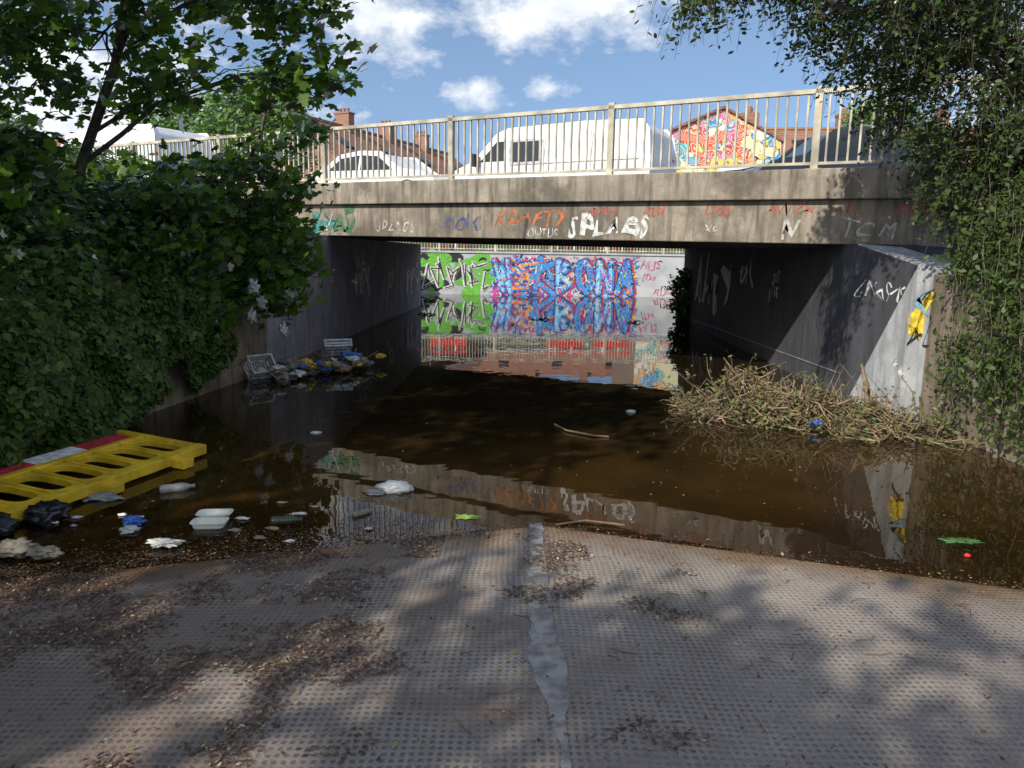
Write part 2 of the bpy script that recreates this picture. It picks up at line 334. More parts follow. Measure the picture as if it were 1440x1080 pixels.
for i in range(170):
    x=random.uniform(-.95,5.15); z=random.uniform(.0,1.5); r=random.uniform(.12,.38); m=random.choice([1,2,0,1,3,8,9,10,7])
    b.add([(x+r*(1 if k%2 else .4)*math.cos(k*math.pi/5+i),31.9965-.00003*i,z+min(r,.25)*(1 if k%2 else .4)*math.sin(k*math.pi/5+i)) for k in range(10)],[tuple(range(10))],m)
word='WSKBONA'; W_=6.1/len(word)
inner=[2,9,1,2,1,2,1]
for wd,m,y0,dx in [(.42,8,31.990,.06),(.37,0,31.984,0),(.27,1,31.978,0),(.13,-1,31.972,-.02)]:
    for i,ch in enumerate(word):
        for st in G[ch]: stroke(b,[(-.72+i*W_+p[0]*W_*.92+dx+.05*math.sin(i*5+p[1]*4),.17+p[1]*1.27) for p in st],wd*(.8 if i<3 else 1),m if m>=0 else inner[i],y0)
for i in range(420):
    x=random.uniform(-.9,5.2); z=random.uniform(.08,1.65); d_=random.uniform(0,.2); an=random.uniform(0,3.1); stroke(b,[(x,z),(x+d_*math.cos(an),z+d_*math.sin(an))],random.uniform(.02,.07),random.choice([3,4,3,7,9,0,5,1,2,10]),31.960)
for i in range(46):
    x=random.uniform(-4.2,-1.1); z=random.uniform(.15,1.55); stroke(b,[(x,z),(x+random.uniform(-.5,.5),z+random.uniform(-.3,.3))],random.uniform(.25,.45),6 if i%4 else 5,31.990)
for i in range(12):
    x=-4.3+i*.28; pp=[(x+random.uniform(-.3,.35),random.uniform(.15,1.6)) for _ in range(4)]
    stroke(b,pp,.13,7,31.984); stroke(b,[(p[0]+.03,p[1]) for p in pp],.045,5,31.978)
b.obj('painted_letters',mc,mw)
for tx,x,z,h,cc_ in [('HUS',5.35,1.2,.35,pk),('nez',6.3,.3,.3,mc[5]),('RUSK',6.0,.1,.3,pk),('rns',5.5,.75,.3,mc[3])]: text('tag',tx,(x,31.99,z),(1,0,0),(0,0,1),(0,-1,0),h,cc_,mw)
b=B()
for i in range(150): b.box((-8+i*.13,32.2,2.33),(.025,.025,.95))
for i in range(9): b.box((-8+i*2.4,32.2,2.36),(.08,.08,1.08))
b.box((1.5,32.2,2.85),(19.2,.06,.06)); b.box((1.5,32.2,1.93),(19.2,.045,.04)); b.obj('guard_railing',M_rail)
M_red=plain('red_plastic',(.62,.03,.03),.4,.1)
for i,x in enumerate([-3.0,2.4,4.6]):
    b=B(); y=34.2+.1*i
    b.box((x,y,2.35),(1.7,.06,.35),0); b.box((x,y,2.8),(1.7,.06,.12),0)
    for k in range(5): b.box((x-.8+k*.38,y,2.4),(.06,.05,.98),1 if k%2 else 0)
    b.box((x-.6,y,1.92),(.08,.5,.06),0); b.box((x+.6,y,1.92),(.08,.5,.06),0); b.obj('red_road_barrier',[M_red,M_white])
# ---------------------------------------------------------------- houses
t=NT('brick'); bt=t.n('ShaderNodeTexBrick',{'Vector':t.n('ShaderNodeMapping',{'Vector':t.coord(),'Rotation':(math.radians(90),0,0)}).outputs[0],'Color1':(.34,.15,.09,1),'Color2':(.25,.11,.07,1),'Mortar':(.3,.27,.22,1),'Scale':4.0,'Mortar Size':.02}); M_brick=t.pr(bt.outputs[0],.9)
t=NT('roof_tile'); wv=t.n('ShaderNodeTexWave',{'Vector':t.coord(),'Scale':2.2,'Distortion':.6},bands_direction='Z').outputs['Fac']
M_roof=t.pr(t.mix(t.g(t.noise(1.8,detail=4),.35,.65),t.mix(wv,(.17,.075,.05),(.28,.13,.085)),t.mix(wv,(.24,.12,.08),(.36,.19,.12))),.9)
M_render=plain('cream_render',(.55,.52,.45),.8,.1)
def house(name,org,ang,L,dep,eav,rid,base,n,wallm=M_brick):
    ro=empty(name); u=Vector((math.cos(ang),math.sin(ang),0)); v=Vector((-u.y,u.x,0)); o=Vector(org)
    def q(a,b_,z): return o+u*a+v*b_+Vector((0,0,z))
    b=B(); b.add([q(0,0,base),q(L,0,base),q(L,dep,base),q(0,dep,base),q(0,0,eav),q(L,0,eav),q(L,dep,eav),q(0,dep,eav),q(0,dep/2,rid-.1),q(L,dep/2,rid-.1)],
        [(0,1,5,4),(1,2,6,9,5),(2,3,7,6),(3,0,4,8,7)]); b.obj('walls',wallm,ro)
    b=B()
    for e0,e1 in [(-.35,dep/2),(dep+.35,dep/2)]:
        p=[q(-.25,e0,eav-.25),q(L+.25,e0,eav-.25),q(L+.25,e1,rid),q(-.25,e1,rid)]
        b.hexa(p+[x+Vector((0,0,.14)) for x in p])
    b.tube([q(-.25,dep/2,rid+.14),q(L+.25,dep/2,rid+.14)],.14,6); b.obj('roof',M_roof,ro)
    b=B(); W2=L/n
    for i in range(n):
        for z in (base+1.5,base+4.1):
            if z+1>eav: continue
            for k in (.3,.72):
                c=q((i+k)*W2,-.03,z+.3); b.box(c,(1.15,.1,1.35),1,(u,v,Z)); 
                for dx in(-.28,.28): b.box(c-v*.045+u*dx,(.48,.06,1.15),0,(u,v,Z))
        c=q(i*W2+.2,dep/2,rid+.35); b.box(c,(.6,1.1,1.2),2,(u,v,Z)); b.box(c+Z*.62,(.7,1.2,.1),2,(u,v,Z))
        for k in(-.3,.0,.3): b.tube([c+v*k+Z*.65,c+v*k+Z*.95],.1,8,3)
        b.box(q((i+.5)*W2,dep*.22,(eav+rid)/2+.05),(.8,.9,.12),0,(u,(v*dep*.5+Z*(rid-eav)).normalized(),(Z*dep*.5-v*(rid-eav)).normalized()))
        b.box(q((i+.02)*W2,-.06,(eav+base)/2),(.1,.1,eav-base-.4),1,(u,v,Z))
    b.box(q(L/2,-.42,eav-.2),(L+.4,.12,.14),1,(u,v,Z))
    b.obj('windows_and_chimneys',[M_glass,M_white,M_brick,M_roof],ro); return ro
house('brick_terrace_house',(-9.9,44,0),math.radians(66),19,7,6.8,9.5,2.6,4)
house('rendered_terrace_house',(-3,60,0),0,18,7,6.2,8.4,2.6,4,M_render)
house('brick_house',(13.2,42,0),math.radians(-5),16,7,7.0,9.0,2.6,3)
house('rendered_terrace_house',(-34,50,0),math.radians(8),20,7,7.0,9.0,2.6,4,M_render)
t=NT('gable_mural'); co_=t.coord()
nz1=t.n('ShaderNodeTexNoise',{'Vector':co_,'Scale':.5,'Detail':3.0}).outputs['Color']
wv_=t.n('ShaderNodeVectorMath',{0:co_,1:t.n('ShaderNodeVectorMath',{0:nz1,1:(6,6,6)},operation='MULTIPLY').outputs[0]},operation='ADD').outputs[0]
vo=t.n('ShaderNodeTexVoronoi',{'Vector':wv_,'Scale':1.1})
cell=t.n('ShaderNodeSeparateColor',{0:vo.outputs['Color']}).outputs[0]
c=t.ramp(cell,[(0,(.75,.55,.05)),(.15,(.7,.1,.05)),(.3,(.05,.3,.6)),(.42,(.8,.75,.65)),(.55,(.6,.12,.3)),(.65,(.1,.45,.5)),(.78,(.8,.35,.05)),(.9,(.75,.7,.4))],'CONSTANT')
vd=t.n('ShaderNodeTexVoronoi',{'Vector':wv_,'Scale':1.1},feature='DISTANCE_TO_EDGE').outputs['Distance']
c=t.mix(t.g(vd,.01,.03),(.03,.02,.05),c)
st=t.g(t.math('FRACT',t.math('MULTIPLY',t.noise(.9,detail=2),22.0)),.6,.66); c=t.mix(t.math('MULTIPLY',st,.7),c,(.80,.72,.5))
M_gm=t.pr(c,.7)
ro=empty('mural_gable_house')
b=B(); x0,x1,y0,y1=6.0,12.4,36,44; rx=9.6
b.add([(x0,y0,2.2),(x1,y0,2.2),(x1,y1,2.2),(x0,y1,2.2),(x0,y0,6.9),(x1,y0,7.1),(x1,y1,7.1),(x0,y1,6.9),(rx,y0,8.5),(rx,y1,8.5)],[(0,1,5,8,4)],0)
b.add(b.v[:],[(1,2,6,5),(2,3,7,9,6),(3,0,4,7)],1); b.obj('walls',[M_gm,M_brick],ro)
b=B()
for (ex,ez) in ((x0-.15,6.87),(x1+.15,7.03)):
    p=[Vector((ex,y0-.12,ez)),Vector((rx,y0-.12,8.52)),Vector((rx,y1,8.52)),Vector((ex,y1,ez))]; b.hexa(p+[q_+Z*.12 for q_ in p])
b.obj('roof',M_roof,ro); b=B(); b.box((x1-.7,39,7.9),(.9,.6,1.9)); b.tube([(x1-.7,39,8.8),(x1-.7,39,9.2)],.14,8); b.obj('chimney',M_brick,ro)
# ---------------------------------------------------------------- vehicles
M_hub=plain('hub',(.4,.4,.4),.3)
def vehicle(name,s,n,prof,wid,wins,paintm,wheels,flip=False,rot=0,tum=.12,zc=1.0,wr=.33,zb=2.765):
    ro=empty(name); u=(D if not flip else -D); u=Matrix.Rotation(rot,3,'Z')@u; v=Vector((-u.y,u.x,0)); o=BR(s,n,zb)
    zmax=max(p[1] for p in prof)
    def hw(z): return wid/2-(tum*max(0,(z-zc)/(zmax-zc))**1.3)
    def q(x,z,sd,off=0): return o+u*x+v*sd*(hw(z)+off)+Z*z
    b=B(); m=len(prof)
    vs=[q(x,z,1) for x,z in prof]+[q(x,z,-1) for x,z in prof]
    b.add(vs,[tuple(range(m)),tuple(range(2*m-1,m-1,-1))]+[(i,(i+1)%m,m+(i+1)%m,m+i) for i in range(m)])
    bo=b.obj('body',paintm,ro,bevel=.05); bo.modifiers['bevel'].segments=3
    b=B()
    for w_ in wins:
        for sd in(1,-1): 
            p=[q(x,z,sd,.006) for x,z in w_]; b.add(p,[tuple(range(len(p))) if sd<0 else tuple(range(len(p)))[::-1]],0)
    b.obj('side_windows',M_glass,ro)
    b=B()
    for x in wheels:
        for sd in(1,-1):
            c=o+u*x+v*sd*(wid/2-.1)+Z*wr
            b.tube([c-v*sd*.1,c+v*sd*.13],wr,20,0,True); b.tube([c+v*sd*.131,c+v*sd*.14],wr*.6,12,1,True)
            b.tube([c+u*math.cos(k*math.pi/8)*(wr+.06)+Z*math.sin(k*math.pi/8)*(wr+.06)+v*sd*.08 for k in range(9)],.03,6,0)
    b.obj('wheels',[M_tyre,M_hub],ro)
    return ro,q,o,u,v
vanp=[(-2.6,.35),(-2.62,1.1),(-2.55,1.75),(-2.4,1.95),(-1,2.0),(1.1,1.97),(1.42,1.86),(2.05,1.22),(2.6,1.0),(2.7,.8),(2.7,.35)]
vw=[[(1.15,1.22),(1.15,1.7),(1.42,1.7),(1.88,1.22)]]
def van(s,n,rot=0,win=True):
    ro,q,o,u,v=vehicle('white_van',s,n,vanp,1.95,vw,M_white,(-1.7,1.85),flip=True,rot=rot)
    b=B()
    for sd in(1,-1):
        for z in(.75,1.12): b.box(q(-.7,z,sd,.01),(3.4,.015,.025),0,(u,v,Z))
        b.box(q(.05,1.1,sd,.008),(.02,.012,1.4),0,(u,v,Z)); b.box(q(-1.2,1.1,sd,.008),(.02,.012,1.4),0,(u,v,Z))
        b.box(q(1.95,1.25,sd,.15),(.12,.22,.3),1,(u,v,Z))
        if win: b.box(q(.58,1.42,sd,.01),(.9,.03,.58),0,(u,v,Z)); b.box(q(.58,1.42,sd,.028),(.78,.02,.47),2,(u,v,Z))
        b.box(q(-2.55,1.1,sd,-.1),(.12,.16,.35),3,(u,v,Z))
    b.add([p+u*.03+Z*.03 for p in (q(1.46,1.8,1,-.12),q(1.46,1.8,-1,-.12),q(2.04,1.26,-1,-.14),q(2.04,1.26,1,-.14))],[(0,1,2,3)],2)
    b.obj('trim',[plain('grey_trim',(.42,.42,.42)),M_tyre,M_glass,plain('tail_lamp',(.6,.02,.02),.2)],ro)
van(-4.35,7.1); van(-16.4,3.2,0,False)
carp=[(-2.1,.35),(-2.15,.8),(-2.0,.98),(-1.55,1.05),(-1.0,1.42),(-.3,1.5),(.4,1.45),(1.05,1.0),(1.85,.88),(2.15,.7),(2.15,.35)]
cw=[[(-1.35,1.05),(-.95,1.36),(-.3,1.42),(-.3,1.03)],[(-.22,1.03),(-.22,1.42),(.35,1.37),(.88,1.0)]]
suvp=[(x,z*1.15) for x,z in carp]; sw=[[(x,z*1.15) for x,z in w_] for w_ in cw]
ro,q,o,u,v=vehicle('white_car',-9.3,6.2,carp,1.75,cw,M_white,(-1.3,1.35))
b=B()
for sd in(1,-1): b.box(q(-2.0,.95,sd,-.12),(.1,.2,.22),0,(u,v,Z))
b.obj('tail_lamps',plain('tail_lamp',(.7,.02,.02),.2),ro)
vehicle('white_car',-1.2,13.6,suvp,1.8,sw,M_white,(-1.3,1.35),zb=2.69,rot=.5)
M_blk=NT('black_car_paint').pr((.015,.016,.02),.15,**{'Coat Weight':.8})
ro,q,o,u,v=vehicle('black_car',1.7,9.4,[(x,z*1.12) for x,z in suvp],1.85,[[(x,z*1.12) for x,z in w_] for w_ in sw],M_blk,(-1.3,1.35),flip=True,rot=.6)
b=B()
for sd in(1,-1): b.tube([q(-1.1,1.94,sd,-.05),q(-.9,2.0,sd,-.02),q(.1,2.0,sd,-.02),q(.35,1.92,sd,-.05)],.025,6)
b.obj('roof_rails',plain('silver',(.5,.5,.5),.3,metal=.8),ro)
# ---------------------------------------------------------------- foliage
SYC=np.array([(0,-.55),(.42,-.5),(.30,-.2),(.62,.0),(.40,.36),(.17,.25),(0,.62),(-.17,.25),(-.40,.36),(-.62,.0),(-.30,-.2),(-.42,-.5)])
IVY=np.array([(0,-.4),(.38,-.42),(.5,-.02),(.2,.12),(0,.6),(-.2,.12),(-.5,-.02),(-.38,-.42)])
OVL=np.array([(0,-.5),(.22,-.2),(.24,.12),(0,.55),(-.24,.12),(-.22,-.2)])
def leaves(name,P,Nr,sz,tpl,mat,parent=None,fold=.25):
    n=len(P); Nr=Nr/np.linalg.norm(Nr,axis=1,keepdims=True)
    r=R.normal(size=(n,3)); T=np.cross(Nr,r); T/=np.linalg.norm(T,axis=1,keepdims=True); Bt=np.cross(Nr,T)
    K=len(tpl); x=tpl[:,0][None,:,None]; y=tpl[:,1][None,:,None]; zf=-(fold*np.abs(tpl[:,0])+.25*tpl[:,1]**2)[None,:,None]
    s=np.asarray(sz).reshape(-1,1,1)
    V=P[:,None,:]+s*(T[:,None,:]*x+Bt[:,None,:]*y+Nr[:,None,:]*zf)
    me=bpy.data.meshes.new(name); me.vertices.add(n*K); me.vertices.foreach_set('co',V.astype(np.float32).ravel())
    me.loops.add(n*K); me.loops.foreach_set('vertex_index',np.arange(n*K,dtype=np.int32))
    me.polygons.add(n); me.polygons.foreach_set('loop_start',np.arange(0,n*K,K,dtype=np.int32))
    me.materials.append(mat); me.update(calc_edges=True); me.validate()
    return link(bpy.data.objects.new(name,me),parent)
def ell(c,r,n,shell=.5):
    d=R.normal(size=(n,3)); d/=np.linalg.norm(d,axis=1,keepdims=True)
    rr=R.random(n)**(1/3)*(1-shell)+shell*(.75+.3*R.random(n))
    return np.array(c)+d*rr[:,None]*np.array(r)
def clusters(C,k,spread,flat=.6):
    n=len(C); P=np.repeat(C,k,axis=0)+R.normal(size=(n*k,3))*np.array([spread,spread,spread*flat])
    return P,R.normal(size=(n*k,3))*.55+np.array([-.2,-.35,.85])
def droop(C,k,b,strings=4,ln=.42):
    P=[]; m=k//strings
    for c in C:
        for s_ in range(strings):
            a=R.uniform(0,6.28); out=R.uniform(.15,.32); L_=ln*R.uniform(.5,1.1); pts=[]
            for i in range(5):
                f_=i/4; pts.append(c+np.array([math.cos(a)*out*f_**.6,math.sin(a)*out*f_**.6,.06*math.sin(f_*2)-L_*f_**1.8]))
            b.tube(pts,[.004,.0035,.003,.002,.0015],3)
            for j in range(m):
                f_=(j+.5)/m*4; i=min(3,int(f_)); p=pts[i]+(pts[i+1]-pts[i])*(f_-i); P.append(p+R.normal(size=3)*.028)
    P=np.array(P); return P,R.normal(size=P.shape)*.6+np.array([-.25,-.4,.7])
def foliage_tree(name,trunk,rad,blobs,k,spread,lsz,tpl,mat,twigr=.006,barkm=M_bark,connect=True,flat=.6,dr=False):
    ro=empty(name); b=B(); b.tube(trunk,rad,8); Cs=[]; tr=[Vector(p) for p in trunk]
    for (c,r,n) in blobs:
        C=ell(c,r,n); Cs.append(C); cv=Vector(c); st=min(tr[1:],key=lambda p:(p-cv).length+ (3 if p.z>cv.z else 0))
        L_=(cv-st).length; r0=min(rad[-1]*.8+.012,.012+.008*L_); pts=[]
        for i in range(6):
            f_=i/5; p=st.lerp(cv,f_)+Vector((mn.noise(Vector((i*.9,c[0]*3,c[1])))*.25,mn.noise(Vector((i*.9,c[1]*3,7)))*.25,.25*math.sin(math.pi*f_)))*(1 if 0<i<5 else 0); pts.append(p)
        b.tube(pts,[r0*(1-.12*i) for i in range(6)],6)
        if connect:
            for p in C[::1 if dr else 2]:
                p=Vector(p); a=random.choice(pts[2:]); m_=(a+p)/2+Vector((random.uniform(-.1,.1),random.uniform(-.1,.1),.1)); b.tube([a,m_,p],[twigr*1.3,twigr,twigr*.6],3)
    C=np.concatenate(Cs)
    if dr: P,Nr=droop(C,k,b)
    else: P,Nr=clusters(C,k,spread,flat)
    b.obj('trunk_and_limbs',barkm,ro,smooth=True)
    leaves('foliage',P,Nr,R.uniform(.6,1.25,len(P))*lsz,tpl,mat,ro); return ro
G_syc=leafmat('sycamore_leaf',[(.065,.125,.016),(.095,.175,.022),(.13,.225,.03),(.075,.145,.02)],.45)
G_ivy=leafmat('ivy_leaf',[(.035,.065,.014),(.055,.095,.02),(.075,.125,.024),(.12,.18,.04)],.2)
G_right=leafmat('small_leaf',[(.04,.068,.018),(.055,.092,.022),(.08,.125,.028),(.055,.085,.026)],.35)
G_far=leafmat('light_green_leaf',[(.10,.20,.05),(.14,.25,.06),(.16,.27,.06)],.4)
G_dry=leafmat('dry_leaf',[(.14,.15,.05),(.20,.18,.07),(.14,.11,.06),(.09,.16,.04)],.2)
foliage_tree('sycamore_tree',[(-4.9,8.2,1.4),(-4.6,8.1,2.6),(-4.1,8,3.6),(-3.7,7.8,4.8),(-3.5,7.6,6.5)],[.065,.055,.05,.04,.02],
  [((-3.3,7.6,4.6),(.9,.9,.7),40),((-2.15,7.5,4.25),(.5,.5,.45),24),((-2.1,7.6,3.45),(.4,.35,.22),10),((-4.3,7.9,3.7),(.8,.8,.6),22),((-3.2,7.8,3.4),(.7,.5,.35),12)],26,.17,.115,SYC,G_syc)
foliage_tree('sycamore_tree',[(-5.2,6.4,1.4),(-5.0,6.3,3),(-4.8,6.2,4.5),(-4.8,6,6.5)],[.1,.08,.06,.03],
  [((-4.9,6.6,4.2),(1.0,1.4,1.2),100),((-4.3,6.2,5.4),(1.2,1.4,1.0),30),((-5.6,6.8,2.8),(1.2,1.4,.9),80),((-4.5,6.2,2.3),(.55,1.0,.5),44)],26,.17,.11,SYC,G_syc)
foliage_tree('sycamore_sapling_tree',[(-3.9,9.6,1.4),(-3.6,9.7,2.4),(-3.2,9.7,3.2),(-3.0,9.8,4.2)],[.04,.03,.02,.01],
  [((-3.45,9.8,2.5),(.8,.6,.5),46),((-3.35,9.7,1.7),(.75,.6,.55),60),((-4.2,9.3,2.4),(.8,.8,.5),36),((-3.0,9.9,3.4),(.5,.5,.6),9),((-2.9,9.6,1.35),(.35,.5,.4),24),((-5.2,10.5,2.5),(1.2,1,.5),36),((-3.7,8.4,1.95),(.5,.8,.5),48),((-3.65,8.7,1.2),(.35,.6,.4),26)],22,.15,.11,SYC,G_syc)
def ivy(name,fn,n,sz,mat,thick=.12,bul_=1):
    P=[];Nr=[]
    for _ in range(n):
        p,nm=fn(); bul=(mn.noise(Vector(p)*1.3)*.34+mn.noise(Vector(p)*3.6)*.18)*bul_
        P.append(Vector(p)+Vector(nm)*(bul+random.uniform(0,thick))); Nr.append(Vector(nm)+Vector((random.gauss(0,.45),random.gauss(0,.45),random.gauss(0,.45)+.35)))
    return leaves(name,np.array(P),np.array(Nr),R.uniform(.5,1.3,len(P))*sz,IVY,mat)
def lw():
    y=random.uniform(3.2,8.9); x=np.interp(y,[3,5.5,7.5,9.5],[-4.08,-4.05,-3.9,-3.7]); z=random.uniform(0.02 if y<7.3 else .35+.25*math.sin(y*5),1.7)
    return (x+.10+.14*math.sin(z*2.2),y,z),(.9,-.25,.2)
ivy('ivy_plant',lw,22000,.078,G_ivy)
def lb():
    y=random.uniform(3.5,11.5); a=random.random(); return (-4.0-2.6*a,y,1.65+1.35*a**.8),(.5,-.3,.8)
ivy('ivy_bank_plant',lb,18000,.09,G_ivy,.3)
foliage_tree('ivy_shrub',[(-4.6,8.2,1.3),(-4.4,8.4,2.0)],[.05,.03],[((-4.2,8.4,1.6),(.85,1.3,.65),110),((-3.9,9.6,1.5),(.6,.9,.7),50),((-5.1,6.5,2.0),(.9,1.6,.85),100),((-4.2,6.2,1.6),(.4,1.2,.5),40),((-4.0,5.2,1.3),(.3,.7,.35),30)],36,.15,.08,IVY,G_ivy,connect=False)
foliage_tree('elm_tree',[(5.2,7.2,1.3),(5.0,7.1,3),(4.5,7,4.6),(4.0,6.9,6)],[.14,.12,.09,.05],
  [((1.42,6.5,4.05),(.28,.3,.4),16),((2.0,6.7,4.45),(.7,.6,.6),50),((2.8,6.9,4.6),(.95,.9,.85),110),((3.5,7.2,4.3),(1.0,1.0,1.05),190),((4.4,7.4,3.7),(1.0,1.1,1.2),260),
   ((4.95,6.6,2.8),(.75,1.0,1.1),150),((4.7,7.1,2.3),(.4,.8,.8),90),((4.5,7.5,2.7),(.5,.5,.5),50)],52,.13,.058,OVL,G_right,.004,dr=True)
b=B(); P=[]
for i in range(90):
    y=random.uniform(5.2,7.6); x=random.uniform(max(4.1,.572*y),4.75); z=random.uniform(1.8,2.6); pts=[]; zb=random.choice([.1,.2,.4,.7])+random.random()*.3
    while z>zb:
        pts.append((x,y,z)); z-=.12; x+=random.uniform(-.03,.035); y+=random.uniform(-.05,.045)
        if mn.noise(Vector((x*2,y*2,z*2)))>-.25:
            for _ in range(10): P.append((x+random.gauss(0,.08),y+random.gauss(0,.08),z+random.gauss(0,.08)))
    if len(pts)>2: b.tube(pts,[.004]*len(pts),4)
ro=empty('creeper_plant'); b.obj('stems',M_bark,ro)
P=np.array(P); leaves('foliage',P,R.normal(size=P.shape)*.7+np.array([-.3,-.4,.6]),R.uniform(.5,1.2,len(P))*.062,OVL,G_right,ro)
b=B()
for i in range(8):
    x=4.38+.05*i; y=6.9+random.uniform(-.5,.4); b.tube([(x,y,.0),(x+.06*math.sin(i*2),y+.05,.6),(x+.08*math.sin(i),y+.1*math.cos(i),1.2),(x+.15,y,2.2),(x+.3,y,3.4)],[.026,.022,.02,.02,.015],6)
b.obj('creeper_stems_plant',M_bark,smooth=True)
P,Nr=clusters(ell((4.62,20.2,.7),(.2,.5,.75),45),30,.1); leaves('ivy_clump_plant',P,Nr,R.uniform(.6,1.2,len(P))*.12,IVY,G_ivy)
for c,r,n in [((-11.5,34,6.6),(2.6,2.4,2.4),200),((-17,40,6.0),(4,3,3.0),200),((19,40,6.5),(4,3,3.0),170),((-26,36,5.5),(4,4,3.3),150)]:
    foliage_tree('background_tree',[(c[0],c[1],2.5),(c[0]+.2,c[1],4.5),(c[0],c[1],c[2])],[.3,.22,.12],[(c,r,n),((c[0]+.4,c[1],c[2]+r[2]*.6),(r[0]*.55,r[1]*.5,r[2]*.55),n//3)],36,.38,.27,OVL,G_far,.02)
foliage_tree('sycamore_tree',[(-8.5,-5,1.5),(-8.2,-5,3.5),(-7,-4.6,5),(-6,-4.5,6.5)],[.28,.22,.16,.1],
  [((-6.0,-4.6,6.3),(2.4,2.0,.8),62),((-7.4,-2.2,6.2),(1.8,1.8,.8),46),((-3.8,-5.0,6.6),(1.9,1.6,.7),30),((-6.2,.6,6.5),(1.7,1.7,.7),44),((-5.4,2.0,6.6),(1.2,1.2,.6),22)],34,.22,.16,IVY,G_syc)
foliage_tree('sycamore_tree',[(-2,-10,1.5),(-2,-9,4),(-2.2,-8,6.5)],[.25,.2,.12],[((-2.0,-7.4,6.8),(2.4,1.5,.7),38),((-4.8,-8,7),(2.0,1.5,.7),36)],34,.22,.16,IVY,G_syc)
# ---------------------------------------------------------------- brush pile
ro=empty('brushwood_pile'); b=B(); P=[]
for i in range(850):
    x=min(4.35,max(2.0,random.gauss(3.15,.6))); yc=8.35-.5*(x-2.0); y=yc+random.gauss(0,.22); hh=(.46*math.exp(-((x-2.75)/.6)**2)+.22*math.exp(-((x-3.9)/.5)**2))*(1+.5*mn.noise(Vector((x*3,y*3,0)))); z=random.random()**.8*hh*math.exp(-((y-yc)/.35)**2)+.02
    a=random.uniform(0,6.28); L_=random.uniform(.12,.6); pts=[]; dz=random.gauss(0,.35); cu=random.gauss(0,.9)
    for k in range(6):
        s_=(k/5-.5)*L_; aa=a+cu*s_*4; pts.append((min(4.35,x+math.cos(aa)*s_+random.gauss(0,.014)),y+math.sin(aa)*s_+random.gauss(0,.014),max(.005,z+dz*s_*2-.3*s_*s_+random.gauss(0,.016))))
    r=random.choice([.002,.003,.004,.007,.010]); b.tube(pts,[r,r,r*.9,r*.8,r*.6,r*.4],4)
    if random.random()<.5:
        for _ in range(12): q_=random.choice(pts); P.append((q_[0]+random.gauss(0,.05),q_[1]+random.gauss(0,.05),q_[2]+random.gauss(0,.04)))
for i in range(14):
    x=random.uniform(2.3,4.1); y=8.35-.5*(x-2.0); b.tube([(x,y,.05),(x+random.gauss(0,.1),y,.35),(x+random.gauss(0,.25),y,.5+random.random()*.2)],[.006,.005,.002],4)
b.tube([(3.95,8.0,.0),(3.9,8.0,.35),(3.82,8.02,.62)],[.035,.03,.015],6)
b.obj('branches',M_twig,ro,smooth=True); P=np.array(P); P[:,2]=np.maximum(P[:,2],.01)
leaves('withered_leaves',P,R.normal(size=P.shape)*.6+np.array([0,-.3,.8]),R.uniform(.5,1.2,len(P))*.055,OVL,G_dry,ro)
# ---------------------------------------------------------------- litter
t=NT('leaf_litter'); r_=t.n('ShaderNodeNewGeometry').outputs['Random Per Island']; M_lit=t.pr(t.ramp(r_,[(0,(.06,.03,.02)),(.5,(.10,.053,.033)),(.9,(.16,.095,.055)),(.985,(.4,.34,.2))]),.8)
P=[]
for _ in range(150000):
    x=random.uniform(-3.6,3.2); y=random.uniform(1.6,4.7)
    d=mn.fractal(Vector((x*1.9,y*1.9,3)),1,2,4)*1.2+(-x-.75)*.28+(.5 if (-2.2<x<-.4 and y>4.0) else 0)
    if random.random()<max(.010,min(1,(d-.05)*2.2)) and y<edge_y(x)+.05: P.append((x,y,rampz(x,y)+.004+random.random()*.008))
P=np.array(P); leaves('leaf_litter',P,R.normal(size=P.shape)*.28+np.array([0,0,1]),R.uniform(.4,1.3,len(P))*.019,OVL,M_lit,fold=.3)
P=[]
for _ in range(9000):
    x=random.uniform(-3.6,2.9); y=edge_y(x)+abs(random.gauss(0,.08 if x>-.5 else .25))
    if x>-.5 and random.random()<.8: continue
    P.append((x,y,.004))
for _ in range(900): P.append((random.uniform(-3.5,3.5),random.uniform(4.6,9.5),.004))
P=np.array(P); leaves('floating_debris',P,R.normal(size=P.shape)*.08+np.array([0,0,1]),R.uniform(.3,1.2,len(P))*.018,OVL,M_lit)
b=B()
for i in range(120):
    x=random.uniform(-3.0,2.8); y=random.uniform(1.6,4.6)
    if y>edge_y(x): continue
    z=rampz(x,y)+.008; a=random.uniform(0,6.28); L_=random.uniform(.03,.14)
    b.tube([(x,y,z),(x+math.cos(a)*L_*.5+.01,y+math.sin(a)*L_*.5,z+.004),(x+math.cos(a+.3)*L_,y+math.sin(a+.3)*L_,z)],.002,4)
b.tube([(.45,7.5,.01),(.55,7.2,.02),(.8,7.0,.02),(.95,7.0,.01)],.010,6); b.tube([(.3,4.6,.01),(.5,4.66,.02),(.75,4.6,.015)],.008,5)
b.obj('fallen_twigs',plain('brown_twig',(.13,.085,.05),.9,.4))
P=np.array([(x,y,rampz(x,y)+.012 if y<4.5-.33*abs(x-.2) else .01) for x,y in zip(R.uniform(-3,3,130),R.uniform(1.8,6.5,130))])
leaves('fallen_green_leaves',P,R.normal(size=P.shape)*.2+np.array([0,0,1]),R.uniform(.012,.034,130),OVL,leafmat('yellow_leaf',[(.3,.3,.08),(.2,.3,.07),(.55,.52,.42)]))
